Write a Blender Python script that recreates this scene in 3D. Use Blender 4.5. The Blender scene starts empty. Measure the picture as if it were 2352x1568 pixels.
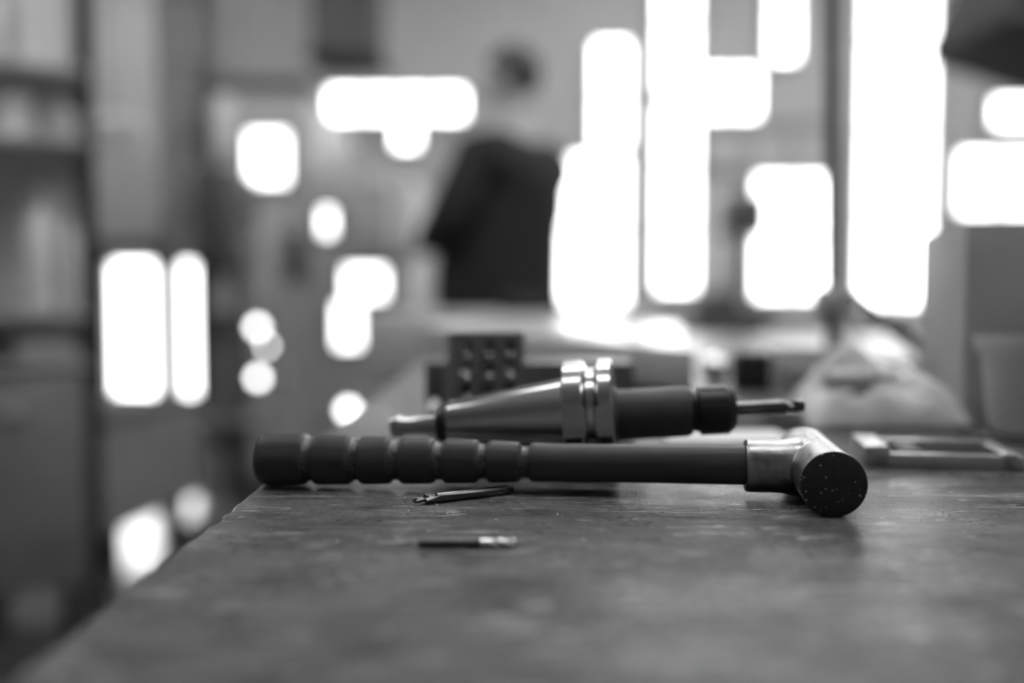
import bpy, bmesh, math, random
from mathutils import Vector, Matrix, noise

S = bpy.context.scene
COL = S.collection
R = math.radians
PI = math.pi

# ------------------------------------------------------------------ camera
BENCH_Z = 0.85
cam_data = bpy.data.cameras.new('camera')
cam_data.sensor_width = 36.0
cam_data.lens = 35.0
cam_data.clip_start = 0.01
cam_data.clip_end = 60
cam_data.dof.use_dof = True
cam_data.dof.focus_distance = 0.468
cam_data.dof.aperture_fstop = 1.9
cam_data.dof.aperture_blades = 9
cam = bpy.data.objects.new('camera', cam_data)
COL.objects.link(cam)
cam.location = (0, 0, BENCH_Z + 0.1035)
cam.rotation_euler = (R(90 - 3.1036), 0, 0)
S.camera = cam

# ------------------------------------------------------------------ world, exposure
w = bpy.data.worlds.new('overcast_sky')
S.world = w
w.use_nodes = True
w.node_tree.nodes['Background'].inputs[0].default_value = (0.8, 0.8, 0.8, 1)
w.node_tree.nodes['Background'].inputs[1].default_value = 1.0
S.view_settings.view_transform = 'Standard'
S.view_settings.look = 'None'
S.view_settings.gamma = 1.0
S.view_settings.use_curve_mapping = False
S.view_settings.exposure = 0.0
DAYLIGHT = 7.0      # radiance of the frosted window panes
TUBE = 45.0         # radiance of every fluorescent ceiling tube

# ------------------------------------------------------------------ materials
def grey(v):
    return (v, v, v, 1)

def mat(name, v, rough=0.5, metal=0.0, vary=0.0, scale=20.0, bump=0.0, bscale=200.0, rvary=0.0, stretch=None, spec=0.5):
    m = bpy.data.materials.new(name)
    m.use_nodes = True
    nt = m.node_tree
    b = nt.nodes['Principled BSDF']
    b.inputs['Base Color'].default_value = grey(v)
    b.inputs['Roughness'].default_value = rough
    b.inputs['Metallic'].default_value = metal
    b.inputs['Specular IOR Level'].default_value = spec
    if vary or bump or rvary:
        tc = nt.nodes.new('ShaderNodeTexCoord')
        mp = nt.nodes.new('ShaderNodeMapping')
        nt.links.new(tc.outputs['Object'], mp.inputs[0])
        if stretch:
            mp.inputs['Scale'].default_value = stretch
        n = nt.nodes.new('ShaderNodeTexNoise')
        n.inputs['Scale'].default_value = scale
        n.inputs['Detail'].default_value = 6
        nt.links.new(mp.outputs[0], n.inputs[0])
        if vary:
            mr = nt.nodes.new('ShaderNodeMapRange')
            mr.inputs[1].default_value = 0.25
            mr.inputs[2].default_value = 0.75
            mr.inputs[3].default_value = v * (1 - vary)
            mr.inputs[4].default_value = v * (1 + vary)
            nt.links.new(n.outputs[0], mr.inputs[0])
            nt.links.new(mr.outputs[0], b.inputs['Base Color'])
        if rvary:
            m2 = nt.nodes.new('ShaderNodeMapRange')
            m2.inputs[1].default_value = 0.3
            m2.inputs[2].default_value = 0.7
            m2.inputs[3].default_value = max(0.02, rough - rvary)
            m2.inputs[4].default_value = min(1, rough + rvary)
            nt.links.new(n.outputs[0], m2.inputs[0])
            nt.links.new(m2.outputs[0], b.inputs['Roughness'])
        if bump:
            n2 = nt.nodes.new('ShaderNodeTexNoise')
            n2.inputs['Scale'].default_value = bscale
            n2.inputs['Detail'].default_value = 4
            nt.links.new(mp.outputs[0], n2.inputs[0])
            bp = nt.nodes.new('ShaderNodeBump')
            bp.inputs['Strength'].default_value = bump
            bp.inputs['Distance'].default_value = 0.001
            nt.links.new(n2.outputs[0], bp.inputs['Height'])
            nt.links.new(bp.outputs[0], b.inputs['Normal'])
    return m

def emit(name, strength):
    m = bpy.data.materials.new(name)
    m.use_nodes = True
    b = m.node_tree.nodes['Principled BSDF']
    b.inputs['Base Color'].default_value = grey(0.6)
    b.inputs['Roughness'].default_value = 0.6
    b.inputs['Emission Color'].default_value = grey(1)
    b.inputs['Emission Strength'].default_value = strength
    return m

def bench_material():
    m = bpy.data.materials.new('worn_hardboard')
    m.use_nodes = True
    nt = m.node_tree
    L = nt.links.new
    b = nt.nodes['Principled BSDF']
    tc = nt.nodes.new('ShaderNodeTexCoord')
    def noise_node(scale, detail=6, rot=0, stretch=(1, 1, 1), rough=0.6):
        mp = nt.nodes.new('ShaderNodeMapping')
        mp.inputs['Rotation'].default_value = (0, 0, rot)
        mp.inputs['Scale'].default_value = stretch
        L(tc.outputs['Object'], mp.inputs[0])
        n = nt.nodes.new('ShaderNodeTexNoise')
        n.inputs['Scale'].default_value = scale
        n.inputs['Detail'].default_value = detail
        n.inputs['Roughness'].default_value = rough
        L(mp.outputs[0], n.inputs[0])
        return n.outputs[0]
    def rng(src, a, b_, c, d):
        r = nt.nodes.new('ShaderNodeMapRange')
        for i, x in enumerate((a, b_, c, d)):
            r.inputs[i + 1].default_value = x
        L(src, r.inputs[0])
        return r.outputs[0]
    def math_(op, x, y):
        n = nt.nodes.new('ShaderNodeMath')
        n.operation = op
        for i, q in enumerate((x, y)):
            if isinstance(q, (int, float)):
                n.inputs[i].default_value = q
            else:
                L(q, n.inputs[i])
        return n.outputs[0]
    blot = rng(noise_node(26, 5, 0.5, (0.8, 1.3, 1), 0.62), 0.32, 0.68, 0.52, 1.38)       # stains
    fine = rng(noise_node(420, 4, 0.6, (1, 0.25, 1), 0.75), 0.3, 0.7, 0.66, 1.32)
    col = math_('MULTIPLY', math_('MULTIPLY', blot, fine), 0.084)
    # scratches: thin ridges of strongly stretched noise in four directions
    tot = None
    for k, (rot, sc) in enumerate(((0.5, 9), (-0.7, 12), (1.2, 8), (0.05, 14), (2.1, 11))):
        n = noise_node(sc, 1, rot, (1.0, 14, 1))
        line = math_('LESS_THAN', math_('ABSOLUTE', math_('SUBTRACT', n, 0.5), 0.0), 0.008)
        gate = rng(noise_node(22 + 5 * k, 2, rot + 1), 0.52, 0.58, 0, 1)
        s = math_('MULTIPLY', line, gate)
        tot = s if tot is None else math_('MAXIMUM', tot, s)
    col2 = math_('ADD', col, math_('MULTIPLY', tot, 0.2))
    dark = math_('LESS_THAN', noise_node(170, 1, 0.4, (0.5, 1.6, 1)), 0.27)
    col3 = math_('MULTIPLY', col2, math_('SUBTRACT', 1.0, math_('MULTIPLY', dark, 0.45)))
    L(col3, b.inputs['Base Color'])
    rg = math_('MULTIPLY', rng(noise_node(30, 5), 0.3, 0.7, 0.22, 0.40), 1.0)
    b.inputs['Specular IOR Level'].default_value = 0.055
    L(rg, b.inputs['Roughness'])
    bp = nt.nodes.new('ShaderNodeBump')
    bp.inputs['Strength'].default_value = 0.35
    bp.inputs['Distance'].default_value = 0.0006
    hh = math_('SUBTRACT', rng(noise_node(700, 3, 0.2, (1, 0.4, 1)), 0.3, 0.7, 0, 0.5), tot)
    L(hh, bp.inputs['Height'])
    L(bp.outputs[0], b.inputs['Normal'])
    return m

def face_material():
    m = mat('hammered_face', 0.03, 0.55, 0.3, vary=0.25, scale=300, bump=0.3, bscale=1500)
    nt = m.node_tree
    L = nt.links.new
    b = nt.nodes['Principled BSDF']
    base = b.inputs['Base Color'].links[0].from_socket
    tc = nt.nodes.new('ShaderNodeTexCoord')
    v = nt.nodes.new('ShaderNodeTexVoronoi')
    v.inputs['Scale'].default_value = 420
    L(tc.outputs['Object'], v.inputs[0])
    lt = nt.nodes.new('ShaderNodeMath')
    lt.operation = 'LESS_THAN'
    lt.inputs[1].default_value = 0.17
    L(v.outputs['Distance'], lt.inputs[0])
    sep = nt.nodes.new('ShaderNodeSeparateColor')
    L(v.outputs['Color'], sep.inputs[0])
    gt = nt.nodes.new('ShaderNodeMath')
    gt.operation = 'GREATER_THAN'
    gt.inputs[1].default_value = 0.45
    L(sep.outputs[0], gt.inputs[0])
    mu = nt.nodes.new('ShaderNodeMath')
    mu.operation = 'MULTIPLY'
    L(lt.outputs[0], mu.inputs[0])
    L(gt.outputs[0], mu.inputs[1])
    mu2 = nt.nodes.new('ShaderNodeMath')
    mu2.operation = 'MULTIPLY_ADD'
    mu2.inputs[1].default_value = 0.4
    L(mu.outputs[0], mu2.inputs[0])
    L(base, mu2.inputs[2])
    L(mu2.outputs[0], b.inputs['Base Color'])
    return m

def glass(name, v=0.9, rough=0.15):
    m = bpy.data.materials.new(name)
    m.use_nodes = True
    b = m.node_tree.nodes['Principled BSDF']
    b.inputs['Base Color'].default_value = grey(v)
    b.inputs['Roughness'].default_value = rough
    b.inputs['Transmission Weight'].default_value = 0.75
    b.inputs['IOR'].default_value = 1.3
    return m

M = dict(
    bench=bench_material(),
    frame_steel=mat('painted_frame', 0.17, 0.5, vary=0.2, scale=8),
    handle=mat('dark_stained_wood', 0.066, 0.36, vary=0.3, scale=60, bump=0.12, bscale=400, stretch=(0.25, 2, 2), rvary=0.08, spec=0.12),
    worn=mat('worn_shiny_varnish', 0.06, 0.24, vary=0.6, scale=500, bump=0.5, bscale=900, spec=0.6),
    head=mat('cast_bronze', 0.29, 0.36, 1.0, vary=0.35, scale=110, bump=0.25, bscale=260, rvary=0.12),
    face=face_material(),
    bright_steel=mat('ground_steel', 0.42, 0.20, 1.0, vary=0.08, scale=200, stretch=(8, 1, 1)),
    dull_steel=mat('blackened_steel', 0.075, 0.48, 0.15, vary=0.15, scale=60, spec=0.1),
    nut=mat('black_oxide', 0.03, 0.4, 0.6, vary=0.2, scale=80),
    drill_steel=mat('dark_tool_steel', 0.13, 0.25, 1.0, vary=0.2, scale=150),
    carbide=mat('dark_carbide', 0.10, 0.45, 0.8, vary=0.15, scale=200),
    flute=mat('polished_flute', 0.85, 0.25, 1.0),
    block=mat('hardened_block', 0.14, 0.42, 0.3, vary=0.12, scale=90),
    bore=mat('machined_bore', 0.22, 0.2, 1.0),
    long_block=mat('dark_block', 0.11, 0.5, 0.3, vary=0.12, scale=60),
    white_plastic=mat('white_plastic', 0.82, 0.28, vary=0.04, scale=10),
    case_grey=mat('pale_grey_plastic', 0.5, 0.4, vary=0.05, scale=10),
    card=mat('grey_cardboard', 0.45, 0.7, vary=0.12, scale=12),
    card_light=mat('pale_cardboard', 0.5, 0.7, vary=0.12, scale=12),
    tape=mat('packing_tape', 0.24, 0.3),
    cup=glass('cloudy_plastic', 0.85, 0.3),
    tray=mat('black_rubber', 0.02, 0.6),
    rag=mat('pale_cotton', 0.62, 0.9, vary=0.2, scale=60),
    paper=mat('white_paper', 0.75, 0.7),
    alu=mat('milled_aluminium', 0.45, 0.35, 1.0, vary=0.1, scale=120),
    chrome=mat('chrome', 0.9, 0.06, 1.0),
    floor=mat('sealed_concrete', 0.16, 0.12, vary=0.25, scale=3, rvary=0.05),
    wall=mat('painted_wall', 0.5, 0.8, vary=0.06, scale=2),
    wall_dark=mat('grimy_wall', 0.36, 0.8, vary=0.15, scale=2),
    ceiling=mat('ceiling_paint', 0.55, 0.9, vary=0.05, scale=2),
    win_frame=mat('window_steel', 0.3, 0.5, vary=0.1, scale=10),
    pane=emit('daylit_frosted_glass', DAYLIGHT),
    pane_dim=mat('dusty_glass', 0.5, 0.3, vary=0.1, scale=6),
    tube=emit('fluorescent_tube', TUBE),
    granite=mat('glossy_white_enamel', 0.62, 0.24, vary=0.03, scale=30),
    lit_window=emit('lit_enclosure_window', 5.0),
    spot_glow=emit('bright_spot_disc', 9.0),
    tube_off=mat('white_tube_glass', 0.8, 0.3),
    fixture=mat('white_enamel', 0.7, 0.4),
    machine=mat('machine_grey', 0.42, 0.45, vary=0.1, scale=6),
    machine_light=mat('machine_pale', 0.55, 0.45, vary=0.08, scale=6),
    machine_dark=mat('machine_dark', 0.06, 0.5, vary=0.15, scale=6),
    black=mat('black_paint', 0.015, 0.8),
    jacket=mat('dark_work_jacket', 0.010, 0.9, vary=0.2, scale=25, bump=0.3, bscale=60),
    trousers=mat('dark_trousers', 0.02, 0.9),
    skin=mat('skin', 0.36, 0.55, vary=0.06, scale=30),
    hair=mat('short_dark_hair', 0.03, 0.6, vary=0.3, scale=200),
    shoe=mat('work_boot', 0.02, 0.5),
    mat_rubber=mat('floor_mat', 0.012, 0.8),
)

# ------------------------------------------------------------------ mesh helpers
def box(bm, x0, x1, y0, y1, z0, z1, bev=0.0, seg=2):
    t = bmesh.new()
    bmesh.ops.create_cube(t, size=1)
    for v in t.verts:
        v.co = Vector((x0 + (v.co.x + .5) * (x1 - x0), y0 + (v.co.y + .5) * (y1 - y0), z0 + (v.co.z + .5) * (z1 - z0)))
    if bev:
        bmesh.ops.bevel(t, geom=t.edges[:], offset=bev, segments=seg, affect='EDGES', profile=0.5)
    join(bm, t)
    return bm

def join(bm, t, mtx=None):
    if mtx is not None:
        t.transform(mtx)
    me = bpy.data.meshes.new('tmp')
    t.to_mesh(me)
    t.free()
    bm.from_mesh(me)
    bpy.data.meshes.remove(me)

def lathe(bm, prof, seg=48, axis='X', caps=True, mtx=None):
    """prof = [(t, r), ...] revolved about the local axis."""
    t = bmesh.new()
    rings = []
    for (a, r) in prof:
        ring = []
        for k in range(seg):
            c, s = r * math.cos(2 * PI * k / seg), r * math.sin(2 * PI * k / seg)
            p = {'X': (a, c, s), 'Y': (s, a, c), 'Z': (c, s, a)}[axis]
            ring.append(t.verts.new(p))
        rings.append(ring)
    for i in range(len(rings) - 1):
        for k in range(seg):
            t.faces.new((rings[i][k], rings[i][(k + 1) % seg], rings[i + 1][(k + 1) % seg], rings[i + 1][k]))
    if caps:
        t.faces.new(rings[0][::-1])
        t.faces.new(rings[-1])
    bmesh.ops.recalc_face_normals(t, faces=t.faces[:])
    join(bm, t, mtx)
    return bm

def bar(bm, p, q, r, seg=16, r2=None):
    p, q = Vector(p), Vector(q)
    d = q - p
    mtx = Matrix.Translation(p) @ d.to_track_quat('X', 'Z').to_matrix().to_4x4()
    lathe(bm, [(0, r), (d.length, r if r2 is None else r2)], seg, 'X', True, mtx)
    return bm

def prism(bm, pts, y0, y1):
    """outline in XZ, extruded along Y"""
    t = bmesh.new()
    a = [t.verts.new((x, y0, z)) for x, z in pts]
    b = [t.verts.new((x, y1, z)) for x, z in pts]
    n = len(pts)
    t.faces.new(a)
    t.faces.new(b[::-1])
    for i in range(n):
        t.faces.new((a[i], b[i], b[(i + 1) % n], a[(i + 1) % n]))
    bmesh.ops.recalc_face_normals(t, faces=t.faces[:])
    join(bm, t)
    return bm

def obj(name, bm, m, parent=None, smooth=35):
    me = bpy.data.meshes.new(name)
    bm.to_mesh(me)
    bm.free()
    return mobj(name, me, m, parent, smooth)

def mobj(name, me, m, parent=None, smooth=35):
    me.name = name
    if m is not None:
        me.materials.clear()
        me.materials.append(M[m] if isinstance(m, str) else m)
    if smooth:
        me.shade_smooth()
        me.set_sharp_from_angle(angle=R(smooth))
    o = bpy.data.objects.new(name, me)
    COL.objects.link(o)
    if parent:
        o.parent = parent
    return o

def tag(o, label, cat, group=None):
    o['label'] = label
    o['category'] = cat
    if group:
        o['group'] = group
    return o

def thing(name, label, cat, loc=(0, 0, 0), rz=0, group=None, mtx=None):
    o = bpy.data.objects.new(name, None)
    o.empty_display_size = 0.05
    COL.objects.link(o)
    if mtx is not None:
        o.matrix_world = mtx
    else:
        o.location = loc
        o.rotation_euler = (0, 0, rz)
    return tag(o, label, cat, group)

def struct(o):
    o['kind'] = 'structure'
    return o

def bx(*a, **k):
    return box(bmesh.new(), *a, **k)

def copy_tree(o, parent=None):
    c = o.copy()
    COL.objects.link(c)
    c.parent = parent
    for ch in list(o.children):
        copy_tree(ch, c)
    return c

def evaluated(me, mods):
    """apply modifiers to a mesh and return the resulting mesh"""
    t = bpy.data.objects.new('work', me)
    COL.objects.link(t)
    for kind, props in mods:
        md = t.modifiers.new(kind, kind)
        for k, v in props.items():
            setattr(md, k, v)
    dg = bpy.context.evaluated_depsgraph_get()
    dg.update()
    out = bpy.data.meshes.new_from_object(t.evaluated_get(dg))
    bpy.data.objects.remove(t)
    return out

# ================================================================== ROOM
XL, XR, YF, YB, ZC = -4.2, 4.2, -3.2, 6.1, 3.5
DX = -2.6   # left bay goes deeper
struct(obj('floor', bx(XL, XR, YF, 7.6, -0.1, 0), 'floor'))
struct(obj('ceiling', bx(XL, XR, YF, 7.6, ZC, ZC + 0.1), 'ceiling'))
struct(obj('wall_back', bx(-1.55, XR, YB, YB + 0.15, 0, ZC), 'wall'))
struct(obj('wall_back_bay', bx(XL, -1.55, 7.3, 7.45, 0, ZC), 'wall'))
struct(obj('wall_bay_side', bx(-1.55, -1.45, YB + 0.15, 7.3, 0, ZC), 'wall_dark'))
struct(obj('wall_left', bx(XL - 0.1, XL, YF, 7.6, 0, ZC), 'wall_dark'))
struct(obj('wall_right', bx(XR, XR + 0.1, YF, 7.6, 0, ZC), 'wall_dark'))
struct(obj('wall_front', bx(XL, XR, YF - 0.1, YF, 0, ZC), 'wall_dark'))

def window(n, x0, x1, z0, z1, nx=1, nz=1, y=YB, pane='pane', fw=0.03, bar_w=0.014):
    w_ = bpy.data.objects.new('window_%d' % n, None)
    COL.objects.link(w_)
    w_.location = (x0, y, z0)
    struct(w_)
    W, H = x1 - x0, z1 - z0
    bm = bmesh.new()
    for a in ((-fw, 0, -fw, H + fw), (W, W + fw, -fw, H + fw), (0, W, -fw, 0), (0, W, H, H + fw)):
        box(bm, a[0], a[1], -0.06, 0.0, a[2], a[3])
    obj('window_frame', bm, 'win_frame', w_, 0)
    for i in range(1, nx):
        obj('glazing_bar', bx(W * i / nx - bar_w / 2, W * i / nx + bar_w / 2, -0.05, 0, 0, H), 'win_frame', w_, 0)
    for j in range(1, nz):
        obj('glazing_bar', bx(0, W, -0.05, 0, H * j / nz - bar_w / 2, H * j / nz + bar_w / 2), 'win_frame', w_, 0)
    for i in range(nx):
        for j in range(nz):
            obj('pane', bx(W * i / nx, W * (i + 1) / nx, -0.02, -0.012, H * j / nz, H * (j + 1) / nz), pane, w_, 0)
    return w_

window(1, 0.29, 0.69, 0.86, 1.74, 2, 2)
window(2, 0.50, 0.70, 1.80, 2.42, 1, 2)
window(3, 0.88, 1.11, 0.94, 2.05, 1, 3)
window(4, 0.88, 1.10, 2.12, 2.95, 1, 2)
window(5, 1.16, 1.48, 1.98, 2.26, 2, 1)
window(6, 1.55, 1.71, 2.32, 2.95, 1, 2)
window(7, 1.48, 1.92, 0.90, 1.62, 2, 2)
window(8, 2.11, 2.53, 0.86, 2.95, 2, 4)
window(9, 2.70, 3.45, 1.41, 1.76, 3, 1)
window(13, 2.90, 3.45, 1.93, 2.08, 2, 1)
window(10, -1.10, -0.29, 1.97, 2.14, 4, 1)
window(11, -0.70, -0.57, 1.80, 1.93, 1, 1)
window(12, 1.16, 1.94, 1.68, 1.92, 3, 1, pane='pane_dim')

# half-open roller door in the deeper left bay: daylight under the curtain
door = bpy.data.objects.new('door_1', None)
COL.objects.link(door)
door.location = (-3.0, 7.3, 0)
struct(door)
bm = bmesh.new()
box(bm, -0.06, 0.08, -0.1, 0, 0, 2.3)
box(bm, 0.70, 0.84, -0.1, 0, 0, 2.3)
box(bm, -0.06, 0.84, -0.14, 0, 2.2, 2.45)
obj('door_frame', bm, 'machine_dark', door, 0)
for k in range(9):
    obj('curtain_slat', bx(0.08, 0.70, -0.07, -0.04, 1.12 + k * 0.12, 1.12 + k * 0.12 + 0.112, bev=0.008), 'machine', door, 0)
obj('pane', bx(0.10, 0.40, -0.03, -0.02, 0.0, 1.12), 'pane', door, 0)
obj('pane', bx(0.60, 0.70, -0.03, -0.02, 0.0, 1.12), 'pane', door, 0)
obj('door_mullion', bx(0.40, 0.60, -0.06, 0, 0, 1.12), 'machine', door, 0)

# unseen twin-tube ceiling lights, some added to brighten plate, rack and back wall
def fixture(x, y, z, length, label, m='tube', rz=0, group='fluorescent ceiling lights', name='fluorescent_light_offscreen'):
    t = thing(name, label, 'light', (x, y, z), rz, group)
    obj('housing', bx(-length / 2, length / 2, -0.08, 0.08, 0.05, 0.1, bev=0.01), 'fixture', t)
    for s in (-1, 1):
        b_ = lathe(bmesh.new(), [(-length / 2 + 0.02, 0.013), (length / 2 - 0.02, 0.013)], 16)
        b_.transform(Matrix.Translation((0, s * 0.04, 0.02)))
        obj('tube', b_, m, t)
    for s in (-1, 1):
        obj('end_cap', bx(s * length / 2 - 0.015, s * length / 2 + 0.015, -0.07, 0.07, 0.0, 0.06), 'fixture', t)
    for s in (-1, 1):
        obj('hanger', bar(bmesh.new(), (s * length * 0.35, 0, 0.1), (s * length * 0.35, 0, ZC - z), 0.006, 8), 'fixture', t)
    return t

for (x, y) in ((0.35, 0.50), (0.15, 1.75), (-1.5, 1.0), (1.9, 0.50)):
    fixture(x, y, 2.75, 1.25, 'unseen white twin-tube fluorescent light hanging over the workbench', group='fluorescent lights over the workbench')
for (x, y) in ((-2.2, 2.7), (0.6, 2.7), (2.4, 2.7), (-2.4, 4.0), (0.6, 4.4), (2.4, 4.4), (-2.6, 6.0)):
    fixture(x, y, 2.9, 1.25, 'unseen white twin-tube fluorescent light hanging over the machines', group='fluorescent lights over the machines')

# ================================================================== WORKBENCH
XB0, XB1, YB0, YB1 = -0.132, 1.25, 0.10, 2.20
bench = thing('workbench', 'long workbench with a scratched grey top and worn chipped edge', 'workbench', (0, 0, 0))
bm = bmesh.new()
NY = 440
rows = []
for i in range(NY + 1):
    y = YB0 + (YB1 - YB0) * (i / NY)
    n1 = noise.noise(Vector((y * 40, 0, 0))) * 0.0009 + noise.noise(Vector((y * 150, 3, 0))) * 0.0005
    chip = 0
    for (yc, wd, dp) in ((0.437, 0.006, 0.0022), (0.456, 0.010, 0.0016), (0.318, 0.008, 0.0018), (0.60, 0.012, 0.002), (0.36, 0.01, 0.001)):
        chip = max(chip, dp * max(0, 1 - abs(y - yc) / wd))
    x = XB0 + n1 + chip + 0.003 * (y - 0.45) * 4 * 0.25
    r = 0.0022 + 0.0008 * noise.noise(Vector((y * 90, 7, 0)))
    ring = []
    for k in range(6):
        a = PI / 2 * k / 5
        ring.append(bm.verts.new((x + r - r * math.sin(a), y, BENCH_Z - r + r * math.cos(a))))
    ring.append(bm.verts.new((x + 0.001, y, BENCH_Z - 0.045)))
    rows.append(ring)
right_top = [bm.verts.new((XB1, rows[i][0].co.y, BENCH_Z)) for i in range(NY + 1)]
right_bot = [bm.verts.new((XB1, rows[i][0].co.y, BENCH_Z - 0.045)) for i in range(NY + 1)]
for i in range(NY):
    a, b = rows[i], rows[i + 1]
    for k in range(6):
        bm.faces.new((a[k], a[k + 1], b[k + 1], b[k]))
    bm.faces.new((right_top[i], a[0], b[0], right_top[i + 1]))
    bm.faces.new((right_bot[i], right_top[i], right_top[i + 1], right_bot[i + 1]))
    bm.faces.new((a[6], right_bot[i], right_bot[i + 1], b[6]))
for e in (0, NY):
    bm.faces.new(rows[e] + [right_bot[e], right_top[e]])
bmesh.ops.recalc_face_normals(bm, faces=bm.faces[:])
obj('worktop', bm, 'bench', bench, 50)
fr = bmesh.new()
for (x0, x1, y0, y1) in ((-0.08, 1.2, 0.16, 0.2), (-0.08, 1.2, 2.1, 2.14), (-0.08, -0.04, 0.2, 2.1), (1.16, 1.2, 0.2, 2.1)):
    box(fr, x0, x1, y0, y1, 0.715, 0.805)
obj('apron', fr, 'frame_steel', bench)
for x in (-0.08, 1.14):
    for y in (0.16, 2.08):
        obj('leg', bx(x, x + 0.06, y, y + 0.06, 0, 0.806, bev=0.004), 'frame_steel', bench)
obj('lower_shelf', bx(-0.06, 1.18, 0.18, 2.12, 0.22, 0.25), 'frame_steel', bench)

# ================================================================== HAMMER
PHI = R(7.0)
HC = Vector((0.1499, 0.4846, BENCH_Z + 0.015))
ham = thing('brass_hammer', 'bronze-headed hammer with a ringed dark wooden handle lying across the bench', 'hammer', (HC.x, HC.y, BENCH_Z), -PHI)
# local frame: +X to the right along the handle axis, -Y toward the striking face
hb = bmesh.new()
lathe(hb, [(-0.0408, 0.0142), (-0.0402, 0.0150), (-0.036, 0.0150), (-0.033, 0.0147), (-0.02, 0.0146), (0.02, 0.0146), (0.033, 0.0147),
           (0.0365, 0.0150), (0.0400, 0.0146), (0.0412, 0.0128), (0.0415, 0.010)], 72, 'Y')
lathe(hb, [(-0.0352, 0.0105), (-0.0352, 0.0122), (-0.0340, 0.0130), (-0.030, 0.0131), (-0.022, 0.0130), (-0.017, 0.0132), (-0.0135, 0.0139), (-0.010, 0.0145), (0.0, 0.0140)], 64, 'X',
      mtx=Matrix.Translation((0, 0, 0.0006)))
me = bpy.data.meshes.new('head')
hb.to_mesh(me)
hb.free()
me = evaluated(me, [('REMESH', dict(mode='VOXEL', voxel_size=0.00042)), ('SMOOTH', dict(factor=0.5, iterations=12))])
o = mobj('head', me, 'head', ham, 60)
o.location = (0, 0, 0.015)
fb = lathe(bmesh.new(), [(-0.04125, 0.0001), (-0.04125, 0.0143), (-0.0409, 0.0148), (-0.0403, 0.0148)], 72, 'Y')
o = obj('striking_face', fb, 'face', ham, 40)
o.location = (0, 0, 0.015)
# handle: t measured from the head centre toward the grip end
grooves = [(0.2564, 0.0140, 0.0135), (0.2321, 0.0132, 0.0128), (0.2110, 0.0125, 0.0123), (0.1884, 0.0120, 0.0116), (0.1658, 0.0112, 0.0108), (0.1441, 0.0104, 0.0101)]
def hr(t):
    pts = [(0.0, 0.0099), (0.036, 0.0099), (0.08, 0.0097), (0.125, 0.0097), (0.142, 0.0100), (0.155, 0.0106), (0.177, 0.0114), (0.2, 0.0120), (0.222, 0.0125), (0.243, 0.0131), (0.262, 0.01365), (0.29, 0.0140)]
    for (a, ra), (b, rb) in zip(pts, pts[1:]):
        if a <= t <= b:
            return ra + (rb - ra) * (t - a) / (b - a)
    return pts[-1][1]
prof = []
N = 700
for i in range(N + 1):
    t = 0.030 + (0.2842 - 0.030) * i / N
    r = hr(t)
    for (tg, _, _) in grooves:
        d = abs(t - tg)
        if d < 0.0016:
            r -= 0.0021 + 0.0003 * (1 - d / 0.0016)
        elif d < 0.0030:
            r -= 0.0004 + 0.0017 * (0.0030 - d) / 0.0014
        elif d < 0.0046:
            r -= 0.0004 * (0.0046 - d) / 0.0016
    e = 0.2842 - t
    if e < 0.005:
        r -= 0.0042 * (1 - math.sqrt(max(0, 1 - ((0.005 - e) / 0.005) ** 2)))
    prof.append((-t, r))
prof.append((-0.2844, 0.006))
prof.append((-0.28445, 0.0005))
hb = lathe(bmesh.new(), prof, 64, 'X')
for v in hb.verts:
    t = -v.co.x
    q = noise.noise(Vector((v.co.x * 60, v.co.y * 120, v.co.z * 120)))
    v.co.y *= 1 + 0.010 * q
    v.co.z *= 1 + 0.010 * q
    v.co.z += 0.0162 + (0.01385 - 0.0162) * (t / 0.284)
hnd = obj('handle', hb, 'handle', ham, 50)
for (tg, _, _) in grooves:
    rg = hr(tg) - 0.0021
    zc = 0.0162 + (0.01385 - 0.0162) * (tg / 0.284)
    pr_ = [(-0.0026, rg + 0.0012), (-0.0017, rg + 0.0001), (-0.0008, rg - 0.0001), (0.0008, rg - 0.0001), (0.0017, rg + 0.0001), (0.0026, rg + 0.0012)]
    o = obj('ring_groove', lathe(bmesh.new(), [(-tg + a, r + 0.00012) for a, r in pr_], 64, 'X', False, Matrix.Translation((0, 0, zc))), 'worn', hnd, 50)
    o['label'] = 'worn shiny ring groove'

# ================================================================== TOOL HOLDER
psi, tilt = R(7.0), R(3.9)
ax = Vector((math.cos(psi) * math.cos(tilt), -math.sin(psi) * math.cos(tilt), math.sin(tilt)))
zz = (Vector((0, 0, 1)) - ax * ax.z).normalized()
yy = zz.cross(ax)
mt = Matrix((ax, yy, zz)).transposed().to_4x4()
mt.translation = Vector((0.0443, 0.5505, BENCH_Z + 0.0316 + 0.0004))
th = thing('tool_holder', 'steel tapered milling tool holder with a wide flange, lying behind the hammer', 'tool holder', mtx=mt)
obj('taper', lathe(bmesh.new(), [(-0.0806, 0.0120), (-0.0800, 0.0127), (-0.0150, 0.0221), (-0.0140, 0.0221)], 80), 'bright_steel', th)
fl = bmesh.new()
lathe(fl, [(-0.0145, 0.0225), (-0.0145, 0.0300), (-0.0135, 0.0314), (-0.0040, 0.0314), (-0.0030, 0.0306), (-0.0012, 0.0268), (0.0025, 0.0268), (0.0046, 0.0306), (0.0054, 0.0315), (0.0118, 0.0315), (0.0130, 0.0300), (0.0130, 0.0160)], 96)
fme = bpy.data.meshes.new('flange')
fl.to_mesh(fme)
fl.free()
cb_ = bx(-0.02, 0.02, -0.04, -0.0276, -0.0070, 0.0090)
box(cb_, -0.02, 0.02, 0.0276, 0.04, -0.008, 0.008)
cme = bpy.data.meshes.new('slot')
cb_.to_mesh(cme)
cb_.free()
co = bpy.data.objects.new('slot', cme)
COL.objects.link(co)
fme = evaluated(fme, [('BOOLEAN', dict(object=co, operation='DIFFERENCE', solver='EXACT'))])
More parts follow.
